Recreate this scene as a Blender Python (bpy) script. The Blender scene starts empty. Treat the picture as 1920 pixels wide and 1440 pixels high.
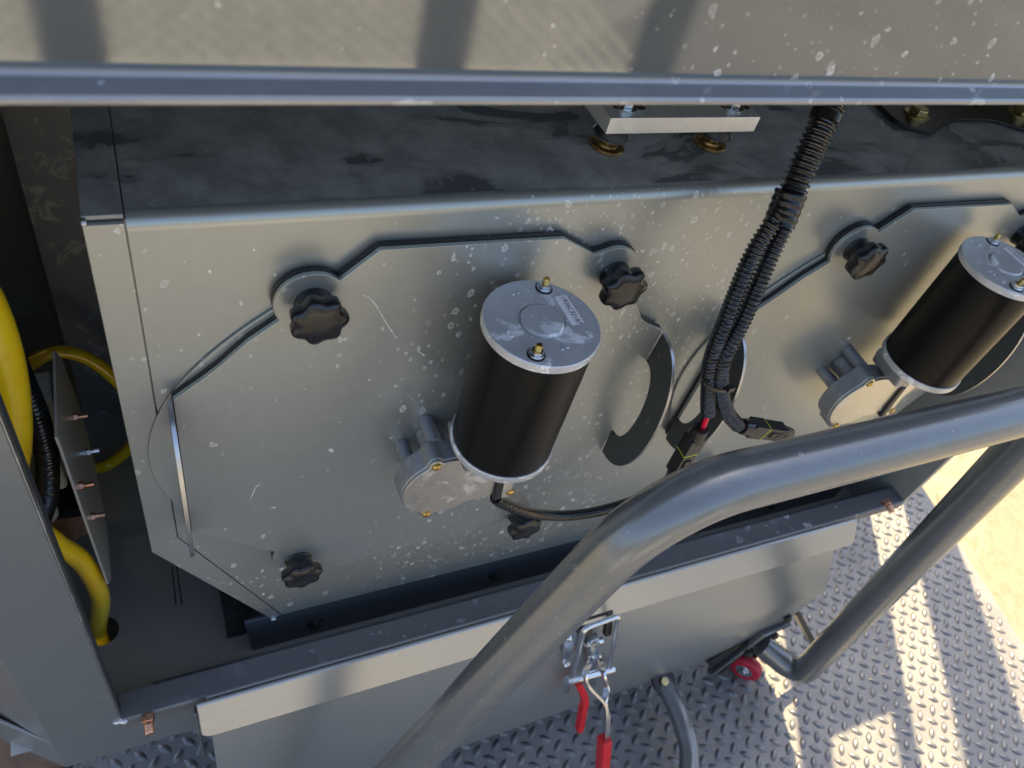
import bpy, bmesh, math, random
from mathutils import Vector, Matrix, Euler
random.seed(7)
sc = bpy.context.scene
COL = sc.collection
PI = math.pi

# ---------------------------------------------------------------- camera
cam = bpy.data.cameras.new("camera")
cam.lens = 28.01
cam.sensor_width = 36.0
cam.clip_start = 0.01
cam.clip_end = 2000.0
cam.dof.use_dof = True
cam.dof.focus_distance = 0.86
cam.dof.aperture_fstop = 7.5
co = bpy.data.objects.new("camera", cam)
COL.objects.link(co)
co.matrix_world = Matrix(((0.90646, 0.13985, -0.39846, 0.00744),
                          (-0.36119, 0.74563, -0.55998, -0.53398),
                          (0.21879, 0.65152, 0.72640, 0.41843),
                          (0, 0, 0, 1)))
sc.camera = co

# ---------------------------------------------------------------- sky, sun, exposure
SUN_AZ, SUN_EL = math.radians(30), math.radians(58)      # from +Y towards +X
world = bpy.data.worlds.new("World")
sc.world = world
world.use_nodes = True
wn = world.node_tree
bg = wn.nodes["Background"]
sky = wn.nodes.new("ShaderNodeTexSky")
sky.sky_type = 'NISHITA'
sky.sun_disc = False
sky.sun_elevation = SUN_EL
sky.sun_rotation = SUN_AZ
sky.air_density = 1.0
sky.dust_density = 3.5
sky.ozone_density = 1.0
wn.links.new(sky.outputs[0], bg.inputs[0])
bg.inputs[1].default_value = 0.11
sun = bpy.data.lights.new("sun", 'SUN')
sun.energy = 4.7
sun.angle = math.radians(0.6)
sun.color = (1.0, 0.77, 0.45)
so = bpy.data.objects.new("sun", sun)
COL.objects.link(so)
so.rotation_mode = 'QUATERNION'
so.rotation_quaternion = Vector((math.sin(SUN_AZ) * math.cos(SUN_EL), math.cos(SUN_AZ) * math.cos(SUN_EL), math.sin(SUN_EL))).to_track_quat('Z', 'Y')
so.location = (2, 3, 4)
sc.view_settings.view_transform = 'Standard'
sc.view_settings.look = 'None'
sc.view_settings.exposure = 1.84
sc.view_settings.gamma = 1.0

# ---------------------------------------------------------------- materials
class NT:
    def __init__(s, name):
        s.m = bpy.data.materials.new(name)
        s.m.use_nodes = True
        s.t = s.m.node_tree
        s.b = s.t.nodes["Principled BSDF"]
        s.pos = s.t.nodes.new("ShaderNodeNewGeometry").outputs["Position"]
    def n(s, typ, **kw):
        nd = s.t.nodes.new(typ)
        for k, v in kw.items(): setattr(nd, k, v)
        return nd
    def l(s, a, b): s.t.links.new(a, b)
    def setin(s, sock, v):
        if hasattr(v, 'is_output') or hasattr(v, 'links'): s.l(v, sock)
        else: sock.default_value = v
    def math(s, op, a, b=0.0, c=0.0, clamp=False):
        nd = s.n("ShaderNodeMath", operation=op, use_clamp=clamp)
        for i, v in enumerate((a, b, c)): s.setin(nd.inputs[i], v)
        return nd.outputs[0]
    def step(s, v, lo, hi, o0=0.0, o1=1.0):
        nd = s.n("ShaderNodeMapRange", interpolation_type='SMOOTHSTEP')
        s.setin(nd.inputs[0], v)
        for i, x in ((1, lo), (2, hi), (3, o0), (4, o1)): s.setin(nd.inputs[i], x)
        return nd.outputs[0]
    def noise(s, scale, detail=3.0, rough=0.5, dist=0.0, vec=None):
        nd = s.n("ShaderNodeTexNoise")
        s.l(vec or s.pos, nd.inputs["Vector"])
        nd.inputs["Scale"].default_value = scale
        nd.inputs["Detail"].default_value = detail
        nd.inputs["Roughness"].default_value = rough
        nd.inputs["Distortion"].default_value = dist
        return nd.outputs["Fac"], nd.outputs["Color"]
    def scaled(s, v3, rot=(0, 0, 0), vec=None):
        nd = s.n("ShaderNodeMapping")
        s.l(vec or s.pos, nd.inputs[0])
        nd.inputs["Rotation"].default_value = rot
        nd.inputs["Scale"].default_value = v3
        return nd.outputs[0]
    def mix(s, f, a, b):
        nd = s.n("ShaderNodeMix", data_type='RGBA')
        s.setin(nd.inputs[0], f)
        for k, v in ((6, a), (7, b)):
            if isinstance(v, tuple): v = (*v[:3], 1)
            s.setin(nd.inputs[k], v)
        return nd.outputs[2]
    def mixf(s, f, a, b):
        nd = s.n("ShaderNodeMix", data_type='FLOAT')
        for k, v in ((0, f), (2, a), (3, b)): s.setin(nd.inputs[k], v)
        return nd.outputs[0]
    def bump(s, h, strength, dist=0.001, normal=None):
        nd = s.n("ShaderNodeBump")
        s.setin(nd.inputs["Height"], h)
        nd.inputs["Strength"].default_value = strength
        nd.inputs["Distance"].default_value = dist
        if normal is not None: s.l(normal, nd.inputs["Normal"])
        return nd.outputs[0]
    def spots(s, scale, density, stretch=(1, 1, 1), rmin=0.08, rmax=0.3, warp=0.25, fill=0.35, dens_noise=None):
        """dried water drops: pale rings of uneven outline; a 0..1 mask"""
        v = s.scaled(stretch)
        _, nc = s.noise(scale * 2.2, 2, 0.5, vec=v)
        add = s.n("ShaderNodeMix", data_type='VECTOR', blend_type='MIX') if False else s.n("ShaderNodeVectorMath", operation='MULTIPLY_ADD')
        s.l(nc, add.inputs[0]); add.inputs[1].default_value = (warp / scale,) * 3; s.l(v, add.inputs[2])
        vo = s.n("ShaderNodeTexVoronoi", feature='F1')
        s.l(add.outputs[0], vo.inputs["Vector"])
        vo.inputs["Scale"].default_value = scale
        sep = s.n("ShaderNodeSeparateColor")
        s.l(vo.outputs["Color"], sep.inputs[0])
        r2 = s.math('MULTIPLY', sep.outputs[0], sep.outputs[0])
        rad = s.math('MULTIPLY_ADD', r2, rmax - rmin, rmin)
        q = s.math('DIVIDE', vo.outputs["Distance"], rad)
        inside = s.step(q, 0.82, 1.0, 1.0, 0.0)
        rim = s.step(q, 0.45, 0.86, fill, 1.0)
        d = density
        if dens_noise is not None: d = s.math('MULTIPLY', dens_noise, density)
        ex = s.math('LESS_THAN', sep.outputs[1], d)
        a = s.math('MULTIPLY', inside, rim)
        a = s.math('MULTIPLY', a, ex)
        bri = s.math('MULTIPLY_ADD', sep.outputs[2], 0.7, 0.3)
        return s.math('MULTIPLY', a, bri)
    def out(s, base=None, metal=None, rough=None, normal=None, **kw):
        b = s.b
        def put(nm, v):
            if v is None: return
            if isinstance(v, tuple): v = (*v[:3], 1)
            s.setin(b.inputs[nm], v)
        put("Base Color", base); put("Metallic", metal); put("Roughness", rough)
        if normal is not None: s.l(normal, b.inputs["Normal"])
        for k, v in kw.items(): b.inputs[k].default_value = v
        return s.m

M = {}
def plain(name, col, metal=0.0, rough=0.5, var=0.12, nscale=60, bump=0.0, **kw):
    t = NT(name)
    f, _ = t.noise(nscale, 4, 0.6)
    c = t.mix(t.step(f, 0.3, 0.7), tuple(x * (1 - var) for x in col), tuple(min(1, x * (1 + var)) for x in col))
    r = t.math('MULTIPLY_ADD', f, 0.25 * rough, rough * 0.87)
    nm = t.bump(f, bump) if bump else None
    M[name] = t.out(c, metal, r, nm, **kw)
    return M[name]

PAINT = (0.395, 0.412, 0.385)
def paint(name, col=PAINT, metal=0.62, rough=0.3, spot=1.0, layers=((62, 0.35, (1, 1, .75), 0.05, 0.22),), dens=None, wave=0.16, dust=0.0):
    t = NT(name)
    big, _ = t.noise(4.0, 2, 0.5)
    fine, _ = t.noise(900, 2, 0.5)
    mid, _ = t.noise(70, 5, 0.65)
    c = t.mix(t.step(mid, 0.35, 0.7), tuple(x * 0.98 for x in col), tuple(x * 1.02 for x in col))
    r = t.math('MULTIPLY_ADD', mid, 0.05, rough - 0.025)
    m = None
    if spot:
        dn, _ = t.noise(3.2, 2, 0.5)
        dn = t.step(dn, 0.38, 0.62, 0.12, 1.0)
        if dens: dn = t.math('MULTIPLY', dn, dens(t))
        for sc_, de, st, a, b_ in layers:
            k = t.spots(sc_, de, st, a, b_, .5, dens_noise=dn)
            m = k if m is None else t.math('MAXIMUM', m, k)
        m = t.math('MULTIPLY', m, spot)
        if dust:
            dm, _ = t.noise(14, 6, 0.7, 0.6)
            m = t.math('MAXIMUM', m, t.math('MULTIPLY', t.step(dm, 0.5, 0.8), dust))
        c = t.mix(m, c, (0.92, 0.92, 0.88))
        r = t.mixf(m, r, 0.6)
        metal = t.mixf(m, metal, 0.0)
    n1 = t.bump(big, wave, 0.004)
    n2 = t.bump(fine, 0.02, 0.0003, n1)
    M[name] = t.out(c, metal, r, n2)
    return M[name]

def mask_x(x0, x1):
    def f(t):
        sep = t.n("ShaderNodeSeparateXYZ"); t.l(t.pos, sep.inputs[0])
        a = t.step(sep.outputs[0], x0, x0 + 0.22, 0.12, 1.0)
        b = t.step(sep.outputs[0], x1 - 0.12, x1, 1.0, 0.1)
        low = t.step(sep.outputs[2], -.70, -.48, .9, 0.0)
        return t.math('MAXIMUM', t.math('MULTIPLY', a, b), low)
    return f
def mask_x_old(x0, x1):     # drops blown on one stretch of the panel
    def f(t):
        sep = t.n("ShaderNodeSeparateXYZ"); t.l(t.pos, sep.inputs[0])
        a = t.step(sep.outputs[0], x0, x0 + 0.22, 0.12, 1.0)
        b = t.step(sep.outputs[0], x1 - 0.12, x1, 1.0, 0.1)
        return t.math('MULTIPLY', a, b)
    return f

paint('face_paint', rough=0.33, spot=0.7, dens=mask_x(0.22, 0.72),
      layers=((80, 1.0, (1, 1, .72), .10, .36), (170, 1.0, (1, 1, .72), .08, .36), (42, 0.22, (1, 1, .78), .06, .18)))
paint('cover_paint', rough=0.32, spot=0.7, dens=mask_x(0.20, 0.75),
      layers=((80, 1.0, (1, 1, .66), .10, .34), (170, 1.0, (1, 1, .7), .08, .36), (42, 0.2, (1, 1, .78), .06, .18)))
paint('frame_paint', col=(.25, .262, .255), rough=0.24, spot=0.35, layers=((30, 0.2, (1, 1, 1), .06, .25),))
paint('lid_paint', col=(.185, .197, .20), rough=0.055, wave=0.05, spot=0.75, layers=((85, 0.8, (1, 1, .8), .08, .3), (190, 0.8, (1, 1, 1), .06, .26)),
      dens=mask_x(.18, 3.0))
paint('ledge_paint', col=(0.30, 0.305, 0.31), rough=0.22, spot=0.5, layers=((34, 0.5, (.8, 1, 1), .12, .42), (80, .4, (1, 1, 1), .1, .3)), dust=.06)
paint('sill_paint', col=(0.13, 0.132, 0.135), rough=0.42, metal=.3, spot=0.5, layers=((27, 1.0, (1, 1, 1), .2, .5), (62, .8, (1, 1, 1), .1, .4)), dust=.10)
paint('door_paint', col=(0.345, 0.36, 0.35), rough=0.3, spot=0.25, layers=((40, 0.1, (1, 1, 1), .06, .2),))
paint('flange_paint', col=(0.40, 0.405, 0.395), rough=0.36, metal=.75, spot=0.25, layers=((40, 0.2, (1, 1, 1), .06, .2),))
paint('tube_paint', col=(0.19, 0.2, 0.203), rough=0.25, metal=.5, spot=0.22, wave=.15, layers=((60, 0.3, (1, 1, 1), .06, .2), (150, .5, (1, 3, 1), .05, .25), (90, .25, (3, .5, 1), .05, .2)), dust=.05)
paint('inner_paint', col=(0.34, 0.335, 0.30), rough=0.42, metal=.2, spot=0.2, layers=((60, 0.2, (1, 1, 1), .06, .2),))
paint('channel_paint', col=(0.06, 0.07, 0.085), rough=0.38, metal=.3, spot=0.1, layers=((60, 0.2, (1, 1, 1), .06, .2),))

paint('cover_dark', col=(.05, .056, .056), rough=.42, metal=.2, spot=.35, layers=((150, .6, (1, 1, 1), .06, .26),))

# wet, dirty top sheet
t = NT('wet_top')
n1, _ = t.noise(7.5, 6, 0.55, 0.9, t.scaled((.8, 1.5, 1)))
wet = t.step(n1, 0.50, 0.60)
g, _ = t.noise(260, 3, 0.6)
dm, _ = t.noise(20, 5, 0.65)
dry = t.mix(t.step(dm, 0.35, 0.7), (0.27, 0.265, 0.245), (0.46, 0.445, 0.41))
c = t.mix(wet, dry, (0.14, 0.146, 0.14))
sp = t.math('MAXIMUM', t.spots(34, .45, (1, .7, 1), .12, .46, .6, .3), t.spots(85, .5, (1, .7, 1), .10, .36, .4, .3))
c = t.mix(t.math('MULTIPLY', sp, 0.8), c, (0.42, 0.43, 0.40))
gr = t.spots(210, .07, (1, 1, 1), .06, .2, .3, 1.0)
c = t.mix(t.math('MULTIPLY', gr, .7), c, (.5, .48, .4))
r = t.mixf(wet, 0.46, 0.2)
r = t.mixf(sp, r, 0.55)
h = t.math('MULTIPLY_ADD', g, 0.15, wet)
M['wet_top'] = t.out(c, 0.1, r, t.bump(h, 0.25, 0.0008))

# cast / milled aluminium
def alu(name, col, rough, blot=0.0, metal=1.0, bump=.15):
    t = NT(name)
    f, _ = t.noise(120, 4, 0.6); d, _ = t.noise(26, 6, 0.7, 1.0)
    c = t.mix(f, tuple(x * .85 for x in col), col)
    k = t.step(d, .55, .62)
    mt = metal
    rr = t.math('MULTIPLY_ADD', f, .15, rough - .07)
    if blot:
        k = t.math('MULTIPLY', k, blot)
        c = t.mix(k, c, (.92, .92, .91)); rr = t.mixf(k, rr, .65); mt = t.mixf(k, metal, .3)
    M[name] = t.out(c, mt, rr, t.bump(f, bump, .0006))
alu('cap_alu', (.66, .66, .66), .38, 1.0, .45, 1.5)
alu('bar_alu', (.86, .85, .80), .34, .2, .6)
alu('cast_alu', (.34, .35, .37), .48, .1, .7, .4)
alu('cover_alu', (.66, .66, .63), .42, .35)
alu('zinc', (.74, .77, .80), .2, 0)
alu('stainless', (.7, .7, .66), .3, .1, .4)
alu('edge_metal', (.55, .56, .57), .34, .2)
plain('mesh_grey', (.50, .50, .48), 0, .6, .2, 30)
alu('galvanised', (.30, .31, .32), .45, .3, .7)
plain('black_can', (.004, .004, .0038), 0.0, .36, .2, 300, .05, **{'Specular IOR Level': .22})
plain('black_plastic', (.012, .012, .012), 0.0, .24, .25, 200, .08)
plain('black_rubber', (.016, .016, .016), 0.0, .45, .2, 200)
plain('conduit_black', (.013, .013, .014), 0.0, .24, .3, 90, **{'Specular IOR Level': .8})
plain('tape_black', (.010, .010, .010), 0.0, .16, .3, 90, .4)
plain('steel_black', (.022, .022, .021), .3, .3, .3, 80)
plain('brass', (.55, .38, .12), 1.0, .3, .2, 200)
plain('yellow_zinc', (.50, .42, .20), 1.0, .3, .2, 200)
plain('copper', (.62, .34, .22), 1.0, .3, .2, 200)
plain('rusty_brass', (.32, .20, .07), .85, .38, .75, 130, .4)
plain('red_plastic', (.60, .012, .018), 0.0, .3, .08, 60)
plain('red_wheel', (.42, .015, .04), 0.0, .45, .12, 60)
plain('red_wire', (.75, .01, .05), 0.0, .4, .05, 60)
plain('yellow_seal', (.6, .62, .03), 0.0, .4, .05, 60)
plain('white_plastic', (.62, .62, .50), 0.0, .45, .1, 40)
plain('sticker_white', (.92, .88, .88), 0.0, .35, .06, 150)
plain('ink', (.10, .015, .03), 0.0, .5, .2, 100)
plain('white_mark', (.66, .66, .62), 0.0, .6, .3, 200)
plain('wood', (.12, .07, .04), 0.0, .7, .4, 30)
plain('dark_base', (.02, .02, .021), .2, .5, .2, 30)
t = NT('yellow_hose')
f, _ = t.noise(40, 4, .6, .5)
M['yellow_hose'] = t.out(t.mix(f, (.78, .50, .004), (.95, .70, .02)), 0, .2, None, **{"Subsurface Weight": .3, "Subsurface Scale": .012, "Coat Weight": .4})
# tread plate and concrete
t = NT('deck_paint')
f, _ = t.noise(9, 5, .6); g, _ = t.noise(90, 4, .65); st, _ = t.noise(2.6, 5, .7, .6)
c = t.mix(t.step(f, .3, .7), (.145, .146, .146), (.195, .192, .185))
c = t.mix(t.step(g, .55, .75, 0, .5), c, (.115, .112, .108))
c = t.mix(t.step(st, .58, .72, 0, .5), c, (.20, .15, .09))
sc2, _ = t.noise(320, 3, .6, 0, t.scaled((1, .25, 1), (0, 0, .6)))
c = t.mix(t.step(sc2, .6, .75, 0, .4), c, (.34, .335, .32))
M['deck_paint'] = t.out(c, .25, t.math('MULTIPLY_ADD', g, .25, .36), t.bump(g, .15, .001))
t = NT('lozenge_sky_worn')
f, _ = t.noise(14, 5, .6); g, _ = t.noise(160, 4, .65)
c = t.mix(t.step(f, .3, .7), (.105, .11, .116), (.165, .166, .164)); c = t.mix(t.step(g, .5, .7, 0, .6), c, (.30, .295, .28))  # darker bluish base holds the sky's reflection; pale flecks are wear
M['lozenge_sky_worn'] = t.out(c, .45, t.math('MULTIPLY_ADD', g, .3, .2), t.bump(g, .15, .001))
t = NT('concrete')
f, _ = t.noise(1.6, 6, .6); g, _ = t.noise(30, 8, .75); p, _ = t.noise(11, 4, .6, .4)
c = t.mix(t.step(f, .3, .7), (.185, .168, .118), (.245, .225, .165))
c = t.mix(t.step(g, .40, .66, 0, .75), c, (.145, .125, .08))
c = t.mix(t.step(p, .62, .72, 0, .75), c, (.12, .085, .04))
M['concrete'] = t.out(c, 0, .85, t.bump(g, .3, .004))

# ---------------------------------------------------------------- object helpers
def empty(name, loc, label, cat, group=None):
    o = bpy.data.objects.new(name, None)
    o.empty_display_size = .05
    COL.objects.link(o)
    o.location = loc
    o['label'] = label; o['category'] = cat
    if group: o['group'] = group
    return o

def wloc(o):
    v = Vector(o.location)
    while o.parent: o = o.parent; v = v + Vector(o.location)
    return v

def add(name, bm, mat, parent=None, bevel=0.0, smooth=30, seg=2, label=None, kind=None, subsurf=0):
    """links a bmesh given in world coordinates as ONE mesh object under its parent"""
    if parent is not None: bmesh.ops.translate(bm, verts=bm.verts, vec=-wloc(parent))
    bmesh.ops.recalc_face_normals(bm, faces=bm.faces)
    me = bpy.data.meshes.new(name)
    bm.to_mesh(me); bm.free()
    me.materials.append(M[mat])
    o = bpy.data.objects.new(name, me)
    COL.objects.link(o)
    if parent is not None: o.parent = parent
    me.shade_smooth()
    me.set_sharp_from_angle(angle=math.radians(smooth))
    if bevel:
        b = o.modifiers.new("bevel", 'BEVEL')
        b.width = bevel; b.segments = seg; b.limit_method = 'ANGLE'; b.angle_limit = math.radians(40)
        b.harden_normals = True
    if label: o['label'] = label
    if kind: o['kind'] = kind
    return o

def copy_tree(o, parent=None):
    c = o.copy()
    COL.objects.link(c)
    c.parent = parent
    for ch in list(o.children): copy_tree(ch, c)
    return c

def box(bm, a, b):
    x0, y0, z0 = a; x1, y1, z1 = b
    v = [bm.verts.new(p) for p in ((x0, y0, z0), (x1, y0, z0), (x1, y1, z0), (x0, y1, z0), (x0, y0, z1), (x1, y0, z1), (x1, y1, z1), (x0, y1, z1))]
    for f in ((0, 1, 2, 3), (4, 5, 6, 7), (0, 1, 5, 4), (1, 2, 6, 5), (2, 3, 7, 6), (3, 0, 4, 7)): bm.faces.new([v[i] for i in f])
    return bm
def mb(): return bmesh.new()

def prism(bm, pts, plane, d0, d1, holes=None):
    """extrude a 2D outline: plane 'XZ' (along Y), 'YZ' (along X), 'XY' (along Z)"""
    def p3(p, d):
        return {'XZ': (p[0], d, p[1]), 'YZ': (d, p[0], p[1]), 'XY': (p[0], p[1], d)}[plane]
    lo = [bm.verts.new(p3(p, d0)) for p in pts]
    hi = [bm.verts.new(p3(p, d1)) for p in pts]
    n = len(pts)
    bm.faces.new(lo); bm.faces.new(hi)
    for i in range(n): bm.faces.new((lo[i], lo[(i + 1) % n], hi[(i + 1) % n], hi[i]))
    return bm

def frame_of(d):
    d = Vector(d).normalized()
    u = d.orthogonal().normalized()
    return u, d.cross(u).normalized(), d

def cyl(bm, p0, p1, r0, r1=None, n=24, cap=True):
    p0, p1 = Vector(p0), Vector(p1)
    u, v, d = frame_of(p1 - p0)
    r1 = r0 if r1 is None else r1
    rings = []
    for p, r in ((p0, r0), (p1, r1)):
        rings.append([bm.verts.new(p + (u * math.cos(2 * PI * i / n) + v * math.sin(2 * PI * i / n)) * r) for i in range(n)])
    for i in range(n): bm.faces.new((rings[0][i], rings[0][(i + 1) % n], rings[1][(i + 1) % n], rings[1][i]))
    if cap: bm.faces.new(rings[0]); bm.faces.new(rings[1])
    return bm

def lathe(bm, base, axis, prof, n=32, rfun=None):
    """profile = [(r, h)...] along axis from base"""
    base = Vector(base); u, v, d = frame_of(axis)
    rings = []
    for r, h in prof:
        if r < 1e-6: rings.append([bm.verts.new(base + d * h)])
        else: rings.append([bm.verts.new(base + d * h + (u * math.cos(2 * PI * i / n) + v * math.sin(2 * PI * i / n)) * r * (rfun(2 * PI * i / n, r) if rfun else 1)) for i in range(n)])
    for a, b in zip(rings, rings[1:]):
        for i in range(n):
            j = (i + 1) % n
            if len(a) == 1 and len(b) == 1: continue
            if len(a) == 1: bm.faces.new((a[0], b[i], b[j]))
            elif len(b) == 1: bm.faces.new((a[i], a[j], b[0]))
            else: bm.faces.new((a[i], a[j], b[j], b[i]))
    if len(rings[0]) > 1: bm.faces.new(rings[0])
    if len(rings[-1]) > 1: bm.faces.new(rings[-1])
    return bm

def fillet(pts, rad, n=10):
    out = [Vector(pts[0])]
    for a, b, c in zip(pts, pts[1:], pts[2:]):
        a, b, c = Vector(a), Vector(b), Vector(c)
        r = rad
        d1 = (a - b).normalized(); d2 = (c - b).normalized()
        ang = d1.angle(d2)
        t_ = min(r / math.tan(ang / 2), .48 * (a - b).length, .48 * (c - b).length)
        r = t_ * math.tan(ang / 2)
        cen = b + (d1 + d2).normalized() * (r / math.sin(ang / 2))
        s, e = b + d1 * t_, b + d2 * t_
        v0, v1 = s - cen, e - cen
        tot = v0.angle(v1)
        ax = v0.cross(v1).normalized()
        for i in range(n + 1): out.append(cen + Matrix.Rotation(tot * i / n, 3, ax) @ v0)
    out.append(Vector(pts[-1]))
    return out

def spline(pts, step):
    """Catmull-Rom through pts, resampled at about step"""
    P_ = [Vector(p) for p in pts]
    P_ = [2 * P_[0] - P_[1]] + P_ + [2 * P_[-1] - P_[-2]]
    dense = []
    for i in range(1, len(P_) - 2):
        p0, p1, p2, p3 = P_[i - 1:i + 3]
        for k in range(160):
            q = k / 160
            dense.append(.5 * ((2 * p1) + (p2 - p0) * q + (2 * p0 - 5 * p1 + 4 * p2 - p3) * q * q + (3 * p1 - p0 - 3 * p2 + p3) * q ** 3))
    dense.append(P_[-2])
    out = [dense[0]]; acc = 0
    for a, b in zip(dense, dense[1:]):
        acc += (b - a).length
        if acc >= step: out.append(b); acc -= step
    out.append(dense[-1])
    return out

def sweep(bm, path, r, n=16, cap=True):
    """tube along a path; r is a number or f(arc length)"""
    path = [Vector(p) for p in path]
    u = (path[1] - path[0]).orthogonal().normalized()
    rings = []; s = 0
    for i, p in enumerate(path):
        d = (path[min(i + 1, len(path) - 1)] - path[max(i - 1, 0)]).normalized()
        u = (u - d * u.dot(d)).normalized(); v = d.cross(u)
        if i: s += (p - path[i - 1]).length
        rr = r(s) if callable(r) else r
        rings.append([bm.verts.new(p + (u * math.cos(2 * PI * k / n) + v * math.sin(2 * PI * k / n)) * rr) for k in range(n)])
    for a, b in zip(rings, rings[1:]):
        for k in range(n): bm.faces.new((a[k], a[(k + 1) % n], b[(k + 1) % n], b[k]))
    if cap: bm.faces.new(rings[0]); bm.faces.new(rings[-1])
    return bm

def corrugated(bm, pts, r, pitch=.0052, depth=.24, n=16):
    path = spline(pts, pitch / 6)
    return sweep(bm, path, lambda s: r * (1 - depth * (0.5 - 0.5 * math.copysign(abs(math.cos(2 * PI * s / pitch)) ** .5, math.cos(2 * PI * s / pitch)))), n)

def strap(bm, path, w, th, up):
    """flat bar along a path; w along 'up', th across"""
    path = [Vector(p) for p in path]
    rings = []
    for i, p in enumerate(path):
        d = (path[min(i + 1, len(path) - 1)] - path[max(i - 1, 0)]).normalized()
        b = (Vector(up) - d * Vector(up).dot(d)).normalized(); a = d.cross(b)
        rings.append([bm.verts.new(p + a * x * th / 2 + b * y * w / 2) for x, y in ((-1, -1), (1, -1), (1, 1), (-1, 1))])
    for q, s in zip(rings, rings[1:]):
        for k in range(4): bm.faces.new((q[k], q[(k + 1) % 4], s[(k + 1) % 4], s[k]))
    bm.faces.new(rings[0]); bm.faces.new(rings[-1])
    return bm

def hexnut(bm, p, axis, r, h):
    return cyl(bm, p, Vector(p) + Vector(axis).normalized() * h, r, n=6)

# ---------------------------------------------------------------- ground
FLOOR = -1.30
bm = mb(); v = [bm.verts.new(p) for p in ((-400, -400, -1.62), (400, -400, -1.62), (400, 400, -1.62), (-400, 400, -1.62))]; bm.faces.new(v)
g = add('concrete_ground', bm, 'concrete', kind='structure'); g['label'] = 'sunlit pale yellow concrete ground beyond the edge of the tread plate deck'
t = NT('asphalt')
f, _ = t.noise(60, 5, .7); q, _ = t.noise(.8, 4, .6)
c = t.mix(t.step(f, .3, .7), (.10, .10, .098), (.17, .168, .16)); c = t.mix(t.step(q, .4, .7, 0, .5), c, (.2, .19, .175))
M['asphalt'] = t.out(c, 0, .85, t.bump(f, .4, .004))
bm = mb(); v = [bm.verts.new(p) for p in ((-60, -60, -1.612), (60, -60, -1.612), (60, -1.6, -1.612), (-60, -1.6, -1.612))]; bm.faces.new(v)  # added ground sheet that makes the reflections in lid and face neutral
g = add('added_asphalt', bm, 'asphalt', kind='structure'); g['label'] = 'added unseen grey asphalt ahead of the deck, toning the reflection in the lid'
DX0, DX1, DY0, DY1 = -1.6, 2.05, -2.5, 1.5
deck = add('tread_plate_deck', prism(mb(), [(DX0, DY0), (2.071 + .152 * DY0, DY0), (2.071 + .152 * DY1, DY1), (DX0, DY1)], 'XY', FLOOR - .05, FLOOR), 'deck_paint', kind='structure')
deck['label'] = 'grey steel tread plate deck with raised lozenges under the machine'
# raised lozenges of the tread plate, alternately leaning both ways
def lozenge_bm(cx, cy, ang, bm):
    L, W, H = .0168, .0078, .0046
    ca, sa = math.cos(ang), math.sin(ang)
    out = []
    for k, (sx, sy) in enumerate(((-1, 0), (-.5, -.78), (0, -1), (.5, -.78), (1, 0), (.5, .78), (0, 1), (-.5, .78))):
        out.append((sx * L, sy * W))
    lo = [bm.verts.new((cx + x * ca - y * sa, cy + x * sa + y * ca, FLOOR + .0002)) for x, y in out]
    hi = [bm.verts.new((cx + .72 * (x * ca - y * sa), cy + .72 * (x * sa + y * ca), FLOOR + .72 * H)) for x, y in out]
    top = bm.verts.new((cx, cy, FLOOR + H))
    for i in range(8):
        f1 = bm.faces.new((lo[i], lo[(i + 1) % 8], hi[(i + 1) % 8], hi[i])); f2 = bm.faces.new((hi[i], hi[(i + 1) % 8], top))
        f1.smooth = f2.smooth = True
def lozenge_mesh(ang):
    b = mb(); lozenge_bm(0, 0, ang, b)
    bmesh.ops.translate(b, verts=b.verts, vec=(0, 0, -FLOOR))
    me = bpy.data.meshes.new('tread_lozenge'); b.to_mesh(me); b.free(); me.materials.append(M['lozenge_sky_worn'])
    return me
pitch = .043
loz = []
i0 = int(-.8 / pitch)
for i in range(i0, int(2.2 / pitch)):
    for j in range(int(-1.15 / pitch), int(.75 / pitch)):
        for k in (0, 1):
            x = (i + .5 * k) * pitch; y = (j + .5 * k) * pitch
            if x > 2.045 + .152 * y: continue
            loz.append((x, y, math.radians(47 if k else -43)))
Cc = Vector((.00744, -.53398, .41843))
R3 = co.matrix_world.to_3x3()
def inframe(x, y):
    q = R3.transposed() @ (Vector((x, y, FLOOR)) - Cc)
    px, py = 960 + 1494 * q.x / -q.z, 720 - 1494 * q.y / -q.z
    if not (0 < px < 1920 and 1000 < py < 1440): return False
    return py > 1310 - .55 * max(0, px - 1300) and (px > 1160 or py > 1395)
seen = sorted((l for l in loz if inframe(l[0], l[1])), key=lambda l: (Vector((l[0], l[1], FLOOR)) - Cc).length)[:300]
seenset = set(seen)
LM = {a: lozenge_mesh(a) for a in {l[2] for l in loz}}
for x, y, a in seen:
    o = bpy.data.objects.new('tread_lozenge', LM[a]); COL.objects.link(o); o.location = (x, y, FLOOR); o.parent = deck
bm = mb()
for l in loz:
    if l not in seenset: lozenge_bm(*l, bm)
add('tread_lozenges', bm, 'lozenge_sky_worn', deck, kind='stuff', smooth=70)

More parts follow.
